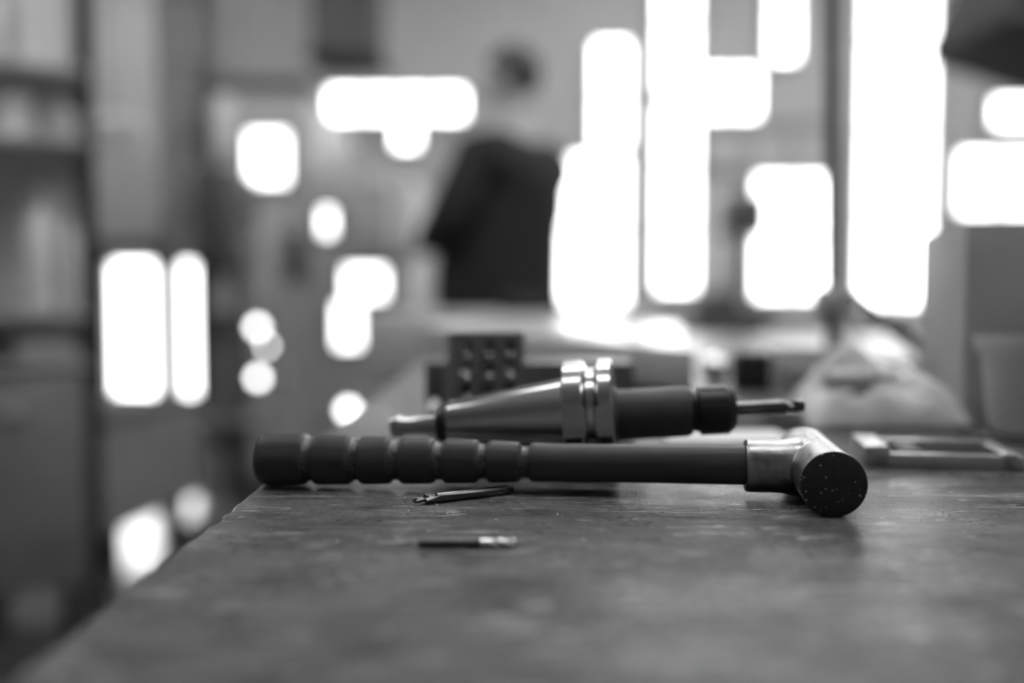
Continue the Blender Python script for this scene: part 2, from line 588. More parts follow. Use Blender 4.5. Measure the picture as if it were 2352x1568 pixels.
bpy.data.objects.remove(co)
mobj('flange', fme, 'bright_steel', th, 25)
obj('collet_body', lathe(bmesh.new(), [(0.0125, 0.0170), (0.0150, 0.0140), (0.0520, 0.0138), (0.0548, 0.0125), (0.0552, 0.0100), (0.0580, 0.0100)], 72), 'dull_steel', th)
nb = bmesh.new()
lathe(nb, [(0.0555, 0.0112), (0.0580, 0.0115), (0.0592, 0.0135), (0.0740, 0.0135), (0.0772, 0.0112), (0.0788, 0.0085), (0.0788, 0.0040)], 72)
nut = obj('collet_nut', nb, 'nut', th, 25)
for k in range(6):
    b_ = bx(0.0600, 0.0735, -0.0022, 0.0022, 0.0126, 0.01385, bev=0.0005)
    b_.transform(Matrix.Rotation(k * PI / 3 + 0.35, 4, 'X'))
    obj('spanner_lug', b_, 'nut', nut)
obj('collar', lathe(bmesh.new(), [(-0.0872, 0.0085), (-0.0868, 0.0096), (-0.0815, 0.0112), (-0.0805, 0.0112)], 6 * 8), 'nut', th)
obj('pull_stud', lathe(bmesh.new(), [(-0.1142, 0.0040), (-0.1138, 0.0058), (-0.1105, 0.0065), (-0.1090, 0.0064), (-0.1062, 0.0050), (-0.0865, 0.0053)], 48), 'bright_steel', th)
cutter = obj('cutter_shank', lathe(bmesh.new(), [(0.0770, 0.0037), (0.1050, 0.0037), (0.1056, 0.0030)], 32), 'drill_steel', th)
def fluted(bm, x0, x1, r, lobes, turns, core=0.55, seg=48, n=40, tip=0.0):
    t = bmesh.new()
    rings = []
    for i in range(n + 1):
        u = i / n
        ring = []
        for k in range(seg):
            a = 2 * PI * k / seg
            s = (math.cos(lobes * a) + 1) / 2
            rr = r * (core + (1 - core) * min(1, s * 1.5) ** 1.2)
            if tip and u > 1 - tip:
                rr *= 1 - 0.75 * (u - (1 - tip)) / tip
            p = a + 2 * PI * turns * u
            ring.append(t.verts.new((x0 + (x1 - x0) * u, rr * math.cos(p), rr * math.sin(p))))
        rings.append(ring)
    for i in range(n):
        for k in range(seg):
            t.faces.new((rings[i][k], rings[i][(k + 1) % seg], rings[i + 1][(k + 1) % seg], rings[i + 1][k]))
    t.faces.new(rings[0][::-1])
    t.faces.new(rings[-1])
    bmesh.ops.recalc_face_normals(t, faces=t.faces[:])
    join(bm, t)
    return bm
obj('cutter_flutes', fluted(bmesh.new(), 0.1045, 0.1153, 0.0031, 2, 0.35, 0.6), 'drill_steel', cutter, 40)

# ================================================================== CENTRE DRILL and END MILL
A = Vector((-0.0398, 0.4722, 0))
B = Vector((-0.0046, 0.4925, 0))
d = B - A
cd = thing('centre_drill', 'small double-ended centre drill lying in front of the hammer handle', 'drill bit', (A.x, A.y, BENCH_Z + 0.00246), math.atan2(d.y, d.x))
Lb = d.length
obj('body', lathe(bmesh.new(), [(0.004, 0.00242), (Lb - 0.001, 0.00242), (Lb + 0.0012, 0.0013)], 40), 'drill_steel', cd)
def fl_tip(x0, x1, flip):
    b_ = bmesh.new()
    fluted(b_, x0, x0 + (x1 - x0) * 0.5, 0.00242, 2, 0.16 * flip, 0.42, tip=0.0)
    fluted(b_, x0 + (x1 - x0) * 0.5, x1, 0.0013, 2, 0.22 * flip, 0.5, tip=0.18)
    return b_
obj('drill_point', fl_tip(0.0045, -0.0085, 1), 'drill_steel', cd, 40)
obj('drill_point', fl_tip(Lb - 0.0005, Lb + 0.0065, 1), 'drill_steel', cd, 40)

em = thing('end_mill', 'short end mill with a dark shank and bright spiral flutes', 'end mill', (-0.0372, 0.3925, BENCH_Z + 0.00180), R(-0.6))
obj('shank', lathe(bmesh.new(), [(0.0, 0.0014), (0.0003, 0.00175), (0.0246, 0.00175)], 40), 'carbide', em)
obj('neck', lathe(bmesh.new(), [(0.0245, 0.00172), (0.0290, 0.00165)], 40), 'flute', em)
obj('flutes', fluted(bmesh.new(), 0.0288, 0.0382, 0.00178, 2, 0.8, 0.3, n=60), 'flute', em, 40)

# metal chips on the bench; their glint is put into plain white colour
random.seed(4)
chips = [(1040, 1185), (1073, 1176), (1137, 1196), (925, 1175), (915, 1144), (970, 1165), (1141, 1223), (1533, 1177), (1020, 1180), (995, 1160), (770, 1243), (1755, 1171)]
chip_xy = [(-0.0271, 0.4470), (-0.0204, 0.4549), (-0.0075, 0.4377), (-0.0492, 0.4558), (-0.0533, 0.4851), (-0.0410, 0.4648), (-0.0065, 0.4163),
           (0.0700, 0.4540), (-0.0308, 0.4514), (-0.0365, 0.4696), (-0.0704, 0.4011), (0.1145, 0.4592), (0.02, 0.45), (0.055, 0.44), (0.21, 0.43), (0.03, 0.405)]
for (x, y) in chip_xy:
    b_ = bmesh.new()
    a0 = random.uniform(0, 6.28)
    rad = random.uniform(0.0008, 0.0017)
    pts = [(rad * math.cos(a0 + k * 0.5), rad * math.sin(a0 + k * 0.5) * 0.8, 0.0002 + 0.00004 * k) for k in range(4)]
    for p, q in zip(pts, pts[1:]):
        bar(b_, p, q, 0.00028, 6)
    o = obj('metal_chip', b_, 'fixture')
    o.location = (x, y, BENCH_Z)
    tag(o, 'tiny curled metal chip lying on the bench top', 'metal chip', 'metal chips scattered on the bench')

# ================================================================== BLOCKS
def drilled(name, parent, W, D, H, holes, m, bore_r=0.0038):
    """block W x D x H, front at y=0, base z=0, with through holes along Y at (x, z)"""
    bm_ = bx(0, W, 0, D, 0, H, bev=0.0008)
    me_ = bpy.data.meshes.new(name)
    bm_.to_mesh(me_)
    bm_.free()
    me_.materials.append(M[m])
    me_.materials.append(M['bore'])
    c = bmesh.new()
    for (x, z, r, side) in holes:
        if side == 'Y':
            lathe(c, [(-0.001, r + 0.0012), (0.0, r + 0.0010), (0.0011, r), (D - 0.0011, r), (D, r + 0.001), (D + 0.001, r + 0.0012)], 24, 'Y', True, Matrix.Translation((x, 0, z)))
        else:
            lathe(c, [(W - 0.012, r), (W + 0.002, r)], 20, 'X', True, Matrix.Translation((0, x, z)))
    cme = bpy.data.meshes.new('cutter')
    c.to_mesh(cme)
    c.free()
    cme.materials.append(M['bore'])
    cme.polygons.foreach_set('material_index', [0] * len(cme.polygons))
    co = bpy.data.objects.new('cutter', cme)
    COL.objects.link(co)
    out = evaluated(me_, [('BOOLEAN', dict(object=co, operation='DIFFERENCE', solver='EXACT', material_mode='TRANSFER'))])
    bpy.data.objects.remove(co)
    out.name = name
    o_ = mobj(name, out, None, parent, 30)
    return o_

sb = thing('setup_block', 'upright dark steel setup block drilled with rows of holes', 'steel block', (-0.0400, 0.662, BENCH_Z), R(17))
hl = [(0.0100 + i * 0.0152, 0.0628 - j * 0.0140, 0.0038, 'Y') for i in range(3) for j in range(5)]
hl += [(0.0127, 0.0555 - j * 0.0145, 0.0036, 'X') for j in range(4)]
drilled('drilled_body', sb, 0.0508, 0.0254, 0.0735, hl, 'block')
for i in range(3):
    for j in range(3):
        if (i, j) in ((0, 1), (2, 1), (1, 2)):
            continue
        # threaded liner: stacked rings catch the light
        b_ = bmesh.new()
        lathe(b_, [(0.0015 + k * 0.0006, 0.0038 - (0.0006 if k % 2 else 0.0)) for k in range(24)], 24, 'Y', False, Matrix.Translation((0.0100 + i * 0.0152, 0, 0.0628 - j * 0.0140)))
        obj('thread', b_, 'bore', sb, 0)
lb = thing('long_block', 'long low dark steel block behind the upright drilled block', 'steel block', (-0.0625, 0.715, BENCH_Z), 0)
drilled('long_body', lb, 0.151, 0.05, 0.0492, [(0.006 + i * 0.0278, 0.0195, 0.0045, 'Y') for i in range(6)], 'long_block')

# ================================================================== SURFACE PLATE behind the blocks
def plate_mesh():
    t = bmesh.new()
    pts = [(0, 0), (0.088, 0.59), (-0.205, 1.16), (-0.283, 0.57)]
    lo = [t.verts.new((x, y, 0.012)) for x, y in pts]
    hi = [t.verts.new((x, y, 0.050)) for x, y in pts]
    t.faces.new(lo[::-1])
    t.faces.new(hi)
    for k in range(4):
        t.faces.new((lo[k], lo[(k + 1) % 4], hi[(k + 1) % 4], hi[k]))
    bmesh.ops.bevel(t, geom=t.edges[:], offset=0.003, segments=2, affect='EDGES', profile=0.5)
    return t
sp = thing('surface_plate', 'glossy white surface plate shining behind the steel blocks', 'surface plate', (0.156, 0.85, BENCH_Z))
obj('plate', plate_mesh(), 'granite', sp)
for (x, y) in ((0.0, 0.12), (-0.22, 0.58), (0.03, 0.60)):
    obj('foot', lathe(bmesh.new(), [(0, 0.016), (0.0125, 0.016)], 24, 'Z', True, Matrix.Translation((x, y, 0))), 'black', sp)
# ================================================================== RIGHT END OF THE BENCH
card = thing('cardboard_box', 'large grey cardboard box standing at the right end of the bench', 'box', (0.345, 0.76, BENCH_Z), R(-14))
obj('carton', bx(0, 0.30, 0, 0.22, 0, 0.151, bev=0.002), 'card', card)
for s in (0, 1):
    obj('flap', bx(0.001, 0.299, 0.001 + s * 0.109, 0.109 + s * 0.109, 0.1505, 0.1535, bev=0.001), 'card_light', card)
obj('tape_strip', bx(-0.0006, 0.3006, 0.085, 0.135, 0.1534, 0.1541), 'tape', card)

cup = thing('plastic_cup', 'cloudy clear plastic cup with a thick rim beside the cardboard box', 'cup', (0.362, 0.690, BENCH_Z + 0.0026))
cp = lathe(bmesh.new(), [(0.0005, 0.0005), (0.0, 0.026), (0.003, 0.0275), (0.056, 0.0335), (0.057, 0.0372), (0.066, 0.0378), (0.0668, 0.0370), (0.0668, 0.0355), (0.060, 0.0330), (0.004, 0.0260), (0.003, 0.0005)], 56, 'Z')
obj('cup_wall', cp, 'cup', cup, 40)

tray = thing('rubber_mat', 'thin black rubber mat under the plastic cup', 'mat', (0.296, 0.712, BENCH_Z), R(-58))
obj('mat_sheet', bx(0, 0.17, 0, 0.14, 0, 0.0026, bev=0.0008), 'tray', tray)
nuts = [(0.318, 0.700), (0.327, 0.703), (0.336, 0.693), (0.322, 0.712), (0.345, 0.735), (0.332, 0.728)]
for (x, y) in nuts:
    b_ = bmesh.new()
    t_ = bmesh.new()
    bmesh.ops.create_circle(t_, cap_ends=False, segments=6, radius=0.004)
    for v in t_.verts:
        pass
    t_.free()
    lathe(b_, [(0, 0.0022), (0, 0.0042), (0.0036, 0.0042), (0.0036, 0.0022), (0, 0.0022)], 6, 'Z', False)
    o = obj('hex_nut', b_, 'alu', None, 20)
    o.location = (x, y, BENCH_Z + 0.0026)
    o.rotation_euler = (0, 0, random.uniform(0, 1))
    tag(o, 'small steel hex nut lying on the black rubber mat', 'nut', 'loose nuts on the rubber mat')

# open-topped aluminium fixture frame
ff = thing('clamp_frame', 'small open aluminium clamp frame lying flat right of the hammer head', 'clamp', (0.2115, 0.592, BENCH_Z), R(-10))
obj('side_bar', bx(0.0, 0.082, -0.0235, -0.0165, 0.0, 0.0085, bev=0.0008), 'alu', ff)
obj('side_bar', bx(0.0, 0.078, 0.018, 0.025, 0.003, 0.0105, bev=0.0008), 'alu', ff)
obj('end_block', bx(-0.004, 0.010, -0.0235, 0.025, 0.0, 0.0125, bev=0.001), 'alu', ff)
obj('end_block', bx(0.070, 0.079, -0.0235, 0.025, 0.0, 0.010, bev=0.001), 'alu', ff)
obj('screw', bar(bmesh.new(), (0.009, 0.001, 0.006), (0.072, 0.001, 0.006), 0.0026, 16), 'nut', ff)
obj('sliding_jaw', bx(0.018, 0.030, -0.017, 0.019, 0.0005, 0.0095, bev=0.001), 'dull_steel', ff)

# crumpled cloth with a pale tube lying on it
def rag(name, label, loc, sx, sy, h, seed, m):
    t = bmesh.new()
    n = 40
    g = []
    for i in range(n + 1):
        rw = []
        for j in range(n + 1):
            u, v = i / n * 2 - 1, j / n * 2 - 1
            e = max(0.0, 1 - (abs(u) ** 3)) * max(0.0, 1 - (abs(v) ** 3))
            z = h * e ** 0.6 * (0.62 + 0.55 * noise.noise(Vector((u * 1.7 + seed, v * 1.7, seed)))) + 0.12 * h * e * noise.ridged_multi_fractal(Vector((u * 2.3, v * 2.3, seed)), 1.0, 2.0, 3, 1.0, 2.0) * 0.5
            wob = 1 + 0.12 * noise.noise(Vector((u * 2, v * 2, seed + 5)))
            rw.append(t.verts.new((u * sx * wob, v * sy * wob, max(0.0015, z))))
        g.append(rw)
    for i in range(n):
        for j in range(n):
            t.faces.new((g[i][j], g[i + 1][j], g[i + 1][j + 1], g[i][j + 1]))
    me_ = bpy.data.meshes.new(name)
    t.to_mesh(me_)
    t.free()
    me_ = evaluated(me_, [('SOLIDIFY', dict(thickness=0.0014, offset=-1)), ('SUBSURF', dict(levels=1))])
    o_ = mobj(name, me_, m, None, 80)
    o_.location = loc
    return tag(o_, label, 'cloth')
rag('shop_rag', 'crumpled pale shop cloth heaped beside the cardboard box', (0.278, 0.775, BENCH_Z), 0.058, 0.055, 0.052, 2.3, 'rag')
tb = thing('caulking_tube', 'pale plastic tube with a rounded cap leaning on the crumpled cloth', 'tube', (0.235, 0.742, BENCH_Z + 0.0335), R(8))
tb.rotation_euler = (0, R(-2), R(10))
obj('tube_body', lathe(bmesh.new(), [(0, 0.006), (0.001, 0.0075), (0.040, 0.0075), (0.041, 0.006)], 32), 'case_grey', tb)
obj('cap', lathe(bmesh.new(), [(0.0405, 0.007), (0.041, 0.0092), (0.050, 0.0092), (0.0535, 0.0075), (0.0545, 0.004)], 32), 'white_plastic', tb)

tag(obj('paper_slip', bx(0.105, 0.190, 0.660, 0.715, BENCH_Z, BENCH_Z + 0.0012), 'paper'), 'flat slip of white paper on the bench behind the tool holder', 'paper')
o = obj('parallel_bar', bx(0, 0.052, 0, 0.012, 0, 0.013, bev=0.0008), 'alu')
o.location = (0.165, 0.728, BENCH_Z)
o.rotation_euler = (0, 0, R(6))
tag(o, 'short bright ground parallel bar on the bench under the cutter tip', 'steel bar')

b_ = bmesh.new()
bmesh.ops.create_uvsphere(b_, u_segments=40, v_segments=24, radius=0.0165)
o = obj('ball_bearing', b_, 'chrome', None, 80)
o.location = (0.214, 1.05, BENCH_Z + 0.0165)
tag(o, 'polished steel bearing ball standing on the bench beside the white plate', 'ball')

bb = thing('battery_pack', 'small black box with a ribbed grip on the bench', 'box', (0.226, 0.99, BENCH_Z), R(4))
obj('shell', bx(0, 0.034, 0, 0.03, 0.0, 0.038, bev=0.003), 'black', bb)
for k in range(4):
    obj('rib', bx(0.004 + k * 0.007, 0.008 + k * 0.007, -0.0012, 0.001, 0.006, 0.032), 'black', bb)
gb = thing('parts_bin', 'grey open parts bin on the bench behind the crumpled cloth', 'bin', (0.262, 0.95, BENCH_Z), R(-5))
bm = bmesh.new()
box(bm, 0, 0.075, 0, 0.1, 0, 0.003)
box(bm, 0, 0.003, 0, 0.1, 0, 0.035)
box(bm, 0.072, 0.075, 0, 0.1, 0, 0.035)
box(bm, 0, 0.075, 0.097, 0.1, 0, 0.04)
box(bm, 0, 0.075, 0, 0.003, 0, 0.026)
obj('bin_shell', bm, 'machine', gb, 0)
obj('bin_lip', bx(-0.002, 0.077, -0.004, 0.001, 0.024, 0.029, bev=0.001), 'machine_light', gb)

# steel post stand with clamp boss and brace
ps = thing('post_stand', 'tall thin steel post stand with a clamp knob and diagonal brace on the bench', 'stand', (0.381, 1.18, BENCH_Z))
obj('base_plate', bx(-0.06, 0.14, -0.06, 0.06, 0, 0.018, bev=0.003), 'machine_dark', ps)
obj('post', bar(bmesh.new(), (0, 0, 0.015), (-0.012, 0, 0.62), 0.0085, 20), 'machine_dark', ps)
kn = obj('clamp_boss', bx(-0.02, 0.02, -0.02, 0.02, 0.072, 0.104, bev=0.004), 'machine', ps)
obj('clamp_knob', lathe(bmesh.new(), [(-0.045, 0.012), (-0.042, 0.016), (-0.025, 0.016), (-0.018, 0.006)], 24, 'Y', True, Matrix.Translation((-0.004, 0, 0.09))), 'machine', kn)
obj('brace', bar(bmesh.new(), (0.012, 0, 0.10), (0.12, 0, 0.018), 0.009, 16), 'machine_dark', ps)
b_ = bmesh.new()
bmesh.ops.create_uvsphere(b_, u_segments=32, v_segments=16, radius=0.010)
b_.transform(Matrix.Translation((0.021, -0.026, 0.072)))
obj('ball_knob', b_, 'chrome', ps, 80)

# ================================================================== LEFT SIDE OF THE SHOP
# low steel stock bench beside the aisle
sbm = thing('low_bench', 'long low dark steel bench on legs across the aisle', 'bench', (-1.10, 2.85, 0), R(-8.3))
obj('bench_top', bx(-0.34, 0, -0.22, 0.45, 0.56, 0.60, bev=0.004), 'machine_dark', sbm)
obj('side_panel', bx(-0.02, 0.0, -0.22, 0.45, 0.27, 0.562), 'frame_steel', sbm)
obj('side_panel', bx(-0.34, -0.32, -0.22, 0.45, 0.40, 0.562), 'frame_steel', sbm)
for x in (-0.33, -0.10):
    for y in (-0.2, 0.39):
        obj('leg', bx(x, x + 0.045, y, y + 0.05, 0, 0.562), 'machine_dark', sbm)
tag(obj('floor_mat', bx(-1.9, -0.2, 1.2, 2.72, 0, 0.012, bev=0.004), 'mat_rubber'), 'black rubber floor mat in the aisle beside the workbench', 'mat')

# shelf rack with pale tubs
rack = thing('shelf_rack', 'dark steel shelf rack holding pale tubs by the left wall', 'rack', (-1.515, 1.96, 0), R(24))
for (x, y) in ((0, 0), (0.63, 0), (0.63, 0.36), (0, 0.36)):
    obj('upright', bx(x - 0.018, x + 0.018, y - 0.018, y + 0.018, 0, 2.3), 'black', rack)
SH = (0.79, 0.90, 1.28, 1.435)
for z in SH:
    obj('shelf', bx(0.0, 0.63, -0.02, 0.36, z - 0.012, z), 'machine', rack)
obj('back_panel', bx(0.0, 0.63, 0.355, 0.365, 0.7, 2.2), 'machine_light', rack)
def tub(lx, ly, z, r, h, label, m='machine_light', grp='pale tubs and bottles on the shelf rack'):
    c, s = math.cos(R(24)), math.sin(R(24))
    t = thing('plastic_bottle', label, 'bottle', (-1.515 + lx * c - ly * s, 1.96 + lx * s + ly * c, z), 0, grp)
    obj('bottle_body', lathe(bmesh.new(), [(0, r * 0.9), (0.006, r), (h * 0.72, r), (h * 0.84, r * 0.55), (h * 0.88, r * 0.42)], 28, 'Z'), 'fixture', t)
    obj('bottle_cap', lathe(bmesh.new(), [(h * 0.87, r * 0.48), (h * 0.985, r * 0.46), (h, r * 0.38)], 24, 'Z'), 'machine', t)
tub(0.535, 0.10, SH[3], 0.050, 0.24, 'wide pale bottle on the top shelf of the dark rack')
tub(0.460, 0.14, SH[3], 0.030, 0.20, 'slim pale bottle on the top shelf of the dark rack')
tub(0.480, 0.08, SH[2], 0.045, 0.13, 'short pale bottle on the third shelf of the dark rack')
tub(0.570, 0.10, SH[2], 0.040, 0.10, 'squat pale bottle on the third shelf of the dark rack')
tub(0.530, 0.08, SH[1], 0.032, 0.27, 'tall slim pale bottle on the second shelf of the dark rack')
tub(0.590, 0.12, SH[1], 0.022, 0.24, 'thin pale bottle beside the tall slim one on the second rack shelf')
o = obj('parts_carton', bx(-0.05, 0.05, -0.04, 0.04, 0, 0.055, bev=0.003), 'machine_light')
o.location = (-1.515 + 0.53 * math.cos(R(24)) - 0.08 * math.sin(R(24)), 1.96 + 0.53 * math.sin(R(24)) + 0.08 * math.cos(R(24)), SH[0])
o.rotation_euler = (0, 0, R(24))
tag(o, 'small pale carton on the lowest shelf of the dark rack', 'carton')
for x in (0.02, 0.32):
    dr = obj('cupboard_door', bx(x, x + 0.295, -0.02, -0.004, 0.29, 0.76, bev=0.003), 'frame_steel', rack)
    obj('door_pull', bx(x + 0.13, x + 0.17, -0.035, -0.018, 0.68, 0.70), 'machine', dr)

# cable trunking over the shutter door
pl = thing('wall_trunking', 'tall grey wall trunking with its shaded side as a black strip above the shutter door', 'trunking', (-2.49, 7.10, 1.18))
obj('trunk_box', bx(0.0, 0.26, -0.05, 0.21, 0, ZC - 1.18, bev=0.005), 'machine', pl)
obj('shade_strip', bx(-0.16, 0.0, 0.0, 0.20, 0.50, ZC - 1.18), 'black', pl)  # shaded side of the trunking put in as a black strip
for z in (0.3, 0.8, 1.3, 1.8):
    obj('strap', bx(-0.005, 0.265, -0.06, -0.045, z, z + 0.05), 'machine_dark', pl)

# wall cabinet behind
wc = thing('wall_panel_cabinet', 'tall grey steel cabinet left of the pillar', 'cabinet', (-2.95, 5.6, 0))
obj('cabinet_body', bx(0.0, 1.0, 0, 0.4, 1.2, 3.0, bev=0.01), 'machine', wc)
for x in (0.01, 0.505):
    dr = obj('cabinet_door', bx(x, x + 0.485, -0.02, 0.0, 1.22, 2.98, bev=0.004), 'machine', wc)
    obj('door_handle', bx(x + (0.44 if x < 0.1 else 0.02), x + (0.46 if x < 0.1 else 0.04), -0.05, -0.015, 1.9, 2.05), 'machine_dark', dr)
obj('stand', bx(0.05, 0.95, 0.05, 0.35, 1.13, 1.2), 'machine_dark', wc)
for x in (0.06, 0.9):
    obj('leg', bx(x, x + 0.04, 0.1, 0.14, 0, 1.14), 'machine_dark', wc)
fixture(-1.60, 4.0, 1.53, 0.27, 'short white tube lamp, switched off, hanging low before the grey wall trunking', 'tube_off', R(12), group='short tube lamps', name='tube_lamp')

# dark machine column (drill press)
dp = thing('drill_press', 'dark floor-standing drill press in front of the machining centre', 'drill press', (-1.09, 3.85, 0))
obj('base', bx(-0.12, 0.16, -0.22, 0.2, 0, 0.08, bev=0.01), 'machine_dark', dp)
obj('column', bar(bmesh.new(), (0, 0.08, 0.06), (0, 0.08, 1.35), 0.045, 24), 'machine_dark', dp)
obj('head', bx(-0.085, 0.07, -0.2, 0.2, 1.02, 1.40, bev=0.03, seg=3), 'machine_dark', dp)
obj('spindle', bar(bmesh.new(), (0, -0.1, 1.03), (0, -0.1, 0.86), 0.028, 20), 'machine', dp)
obj('chuck', lathe(bmesh.new(), [(0.74, 0.012), (0.78, 0.024), (0.86, 0.026)], 20, 'Z', True, Matrix.Translation((0, -0.1, 0))), 'machine_dark', dp)
obj('table', bx(-0.15, 0.15, -0.24, 0.06, 0.42, 0.455, bev=0.006), 'machine_dark', dp)
obj('table_bracket', bx(-0.05, 0.05, -0.05, 0.13, 0.33, 0.425, bev=0.01), 'machine_dark', dp)
fd = obj('feed_hub', lathe(bmesh.new(), [(0.07, 0.03), (0.11, 0.03)], 20, 'X', True, Matrix.Translation((0, -0.1, 1.12))), 'machine', dp)
for k in range(3):
    a = k * 2 * PI / 3 + 0.4
    obj('feed_lever', bar(bmesh.new(), (0.1, -0.1, 1.12), (0.12, -0.1 + 0.13 * math.cos(a), 1.12 + 0.13 * math.sin(a)), 0.007, 10), 'machine', fd)

# CNC machining centre with lit windows
cn = thing('machining_centre', 'large grey machining centre with lit viewing windows and small glowing discs', 'machine', (-1.29, 4.3, 0))
obj('cabinet', bx(0, 0.42, 0.0, 1.2, 0.12, 1.80, bev=0.03, seg=3), 'machine', cn)
obj('enclosure', bx(0.42, 0.86, 0.0, 1.2, 0.12, 1.46, bev=0.03, seg=3), 'machine', cn)
obj('plinth', bx(0.04, 0.82, 0.04, 1.16, 0, 0.13), 'machine_dark', cn)
obj('side_panel', bx(0.19, 0.28, -0.02, 0.02, 0.88, 1.30, bev=0.01), 'machine_light', cn)
obj('chip_guard', bx(0.31, 0.40, -0.02, 0.02, 0.98, 1.19, bev=0.01), 'machine_dark', cn)
obj('top_cover', bx(0.0, 0.43, -0.03, 0.4, 1.80, 1.84, bev=0.01), 'machine_dark', cn)
obj('pale_panel', bx(0.015, 0.115, -0.02, 0.02, 1.52, 1.77, bev=0.01), 'fixture', cn)
def lit(x0, x1, z0, z1):
    f_ = bmesh.new()
    for a in ((x0 - .02, x0, z0 - .02, z1 + .02), (x1, x1 + .02, z0 - .02, z1 + .02), (x0, x1, z0 - .02, z0), (x0, x1, z1, z1 + .02)):
        box(f_, a[0], a[1], -0.03, 0.01, a[2], a[3])
    w_ = obj('window_frame', f_, 'machine_dark', cn, 0)
    obj('pane', bx(x0, x1, -0.012, -0.004, z0, z1), 'lit_window', w_, 0)
lit(0.165, 0.33, 1.40, 1.61)
lit(0.575, 0.745, 0.91, 1.035)
lit(0.535, 0.635, 0.70, 0.885)
lit(0.475, 0.525, 1.18, 1.285)
def bright_spot(x, z, r):  # emissive discs added as small bright spots on the machine front
    h_ = obj('spot_housing', lathe(bmesh.new(), [(-0.06, r * 1.15), (-0.055, r * 1.25), (0.0, r * 1.0), (0.012, r * 0.6)], 28, 'Y', True, Matrix.Translation((x, 0, z))), 'machine_dark', cn)
    obj('spot_disc', lathe(bmesh.new(), [(-0.064, r * 0.6), (-0.062, r), (-0.058, r)], 28, 'Y', True, Matrix.Translation((x, 0, z))), 'spot_glow', h_)
bright_spot(0.205, 0.785, 0.022)
bright_spot(0.245, 0.705, 0.014)
bright_spot(0.205, 0.568, 0.022)
bright_spot(0.590, 0.430, 0.026)
b_ = bmesh.new()
bmesh.ops.create_uvsphere(b_, u_segments=24, v_segments=14, radius=0.022)
b_.transform(Matrix.Translation((0.300, -0.015, 0.565)))
obj('lever_knob', b_, 'chrome', cn, 80)
cp_ = obj('control_pedestal', bx(0.62, 0.80, -0.12, 0.0, 1.10, 1.42, bev=0.015), 'machine_light', cn)
obj('control_screen', bx(0.645, 0.775, -0.124, -0.118, 1.25, 1.39), 'machine', cp_)
for k in range(6):
    obj('control_button', bx(0.65 + (k % 3) * 0.045, 0.675 + (k % 3) * 0.045, -0.13, -0.119, 1.135 + (k // 3) * 0.05, 1.16 + (k // 3) * 0.05, bev=0.003), 'machine_dark', cp_)

# ventilation duct near the back wall
du = thing('air_duct', 'dark square air duct hanging from the ceiling', 'duct', (-0.95, 4.75, 2.03))
obj('duct_shell', bx(0, 0.31, 0, 0.35, 0.02, ZC - 2.03), 'machine_dark', du)
obj('duct_flange', bx(-0.02, 0.33, -0.02, 0.37, 0.0, 0.03), 'black', du)

# grey cabinet between the bench and the person
gc = thing('tool_cabinet', 'mid grey drawer cabinet in front of the standing person', 'cabinet', (-0.37, 2.45, 0))
obj('cabinet_body', bx(0, 0.75, 0, 0.45, 0.06, 0.885, bev=0.006), 'machine', gc)
for k in range(5):
    dr = obj('drawer', bx(0.02, 0.73, -0.018, 0.0, 0.09 + k * 0.158, 0.235 + k * 0.158, bev=0.004), 'machine', gc)
    obj('drawer_pull', bx(0.28, 0.47, -0.034, -0.016, 0.185 + k * 0.158, 0.2 + k * 0.158, bev=0.003), 'machine_light', dr)
for x in (0.04, 0.66):
    for y in (0.04, 0.36):
        obj('caster', lathe(bmesh.new(), [(0, 0.03), (0.03, 0.03)], 20, 'X', True, Matrix.Translation((x, y + 0.02, 0.03))), 'black', gc)
tl = thing('tool_case', 'flat black tool case lying on the grey drawer cabinet', 'case', (-0.03, 2.55, 0.885))
obj('case_body', bx(0, 0.16, 0, 0.2, 0, 0.03, bev=0.005), 'black', tl)
obj('case_lid', bx(0, 0.16, 0, 0.2, 0.031, 0.05, bev=0.005), 'black', tl)
obj('case_handle', bx(0.05, 0.11, -0.02, 0.0, 0.018, 0.03, bev=0.003), 'machine_dark', tl)

# ================================================================== PERSON
def skin(name, verts, edges, radii, root=0, levels=2):
    me_ = bpy.data.meshes.new(name)
    me_.from_pydata([Vector(v) for v in verts], edges, [])
    t = bpy.data.objects.new('work', me_)
    COL.objects.link(t)
    md = t.modifiers.new('skin', 'SKIN')
    md.use_smooth_shade = True
    for i, sv in enumerate(me_.skin_vertices[0].data):
        rr = radii[i]
        sv.radius = rr if isinstance(rr, tuple) else (rr, rr)
        sv.use_root = (i == root)
    sd = t.modifiers.new('sub', 'SUBSURF')
    sd.levels = levels
    sd.render_levels = levels
    dg = bpy.context.evaluated_depsgraph_get()
    dg.update()
    out = bpy.data.meshes.new_from_object(t.evaluated_get(dg))
    bpy.data.objects.remove(t)
    return out

# local frame: person faces +Y (away); turned a little to the left; z up, feet at 0
pr = thing('person', 'person in a dark work jacket standing with back turned, head bowed, arms forward', 'person', (0.035, 3.42, 0), R(52))
class G:
    def __init__(s): s.v, s.e, s.r = [], [], []
    def add(s, p, r, to=None):
        s.v.append(p); s.r.append(r)
        i = len(s.v) - 1
        if to is not None: s.e.append((to, i))
        return i
g = G()
pel = g.add((0, 0.03, 0.93), (0.12, 0.085))
wst = g.add((0, 0.0, 1.08), (0.14, 0.10), pel)
chs = g.add((0, 0.02, 1.28), (0.165, 0.115), wst)
upc = g.add((0, 0.045, 1.42), (0.12, 0.09), chs)
nk = g.add((0, 0.03, 1.51), 0.058, upc)
nk2 = g.add((0, 0.035, 1.575), 0.058, nk)
h1 = g.add((0, 0.047, 1.635), (0.078, 0.092), nk2)
h2 = g.add((0, 0.05, 1.70), (0.075, 0.088), h1)
HAND = []
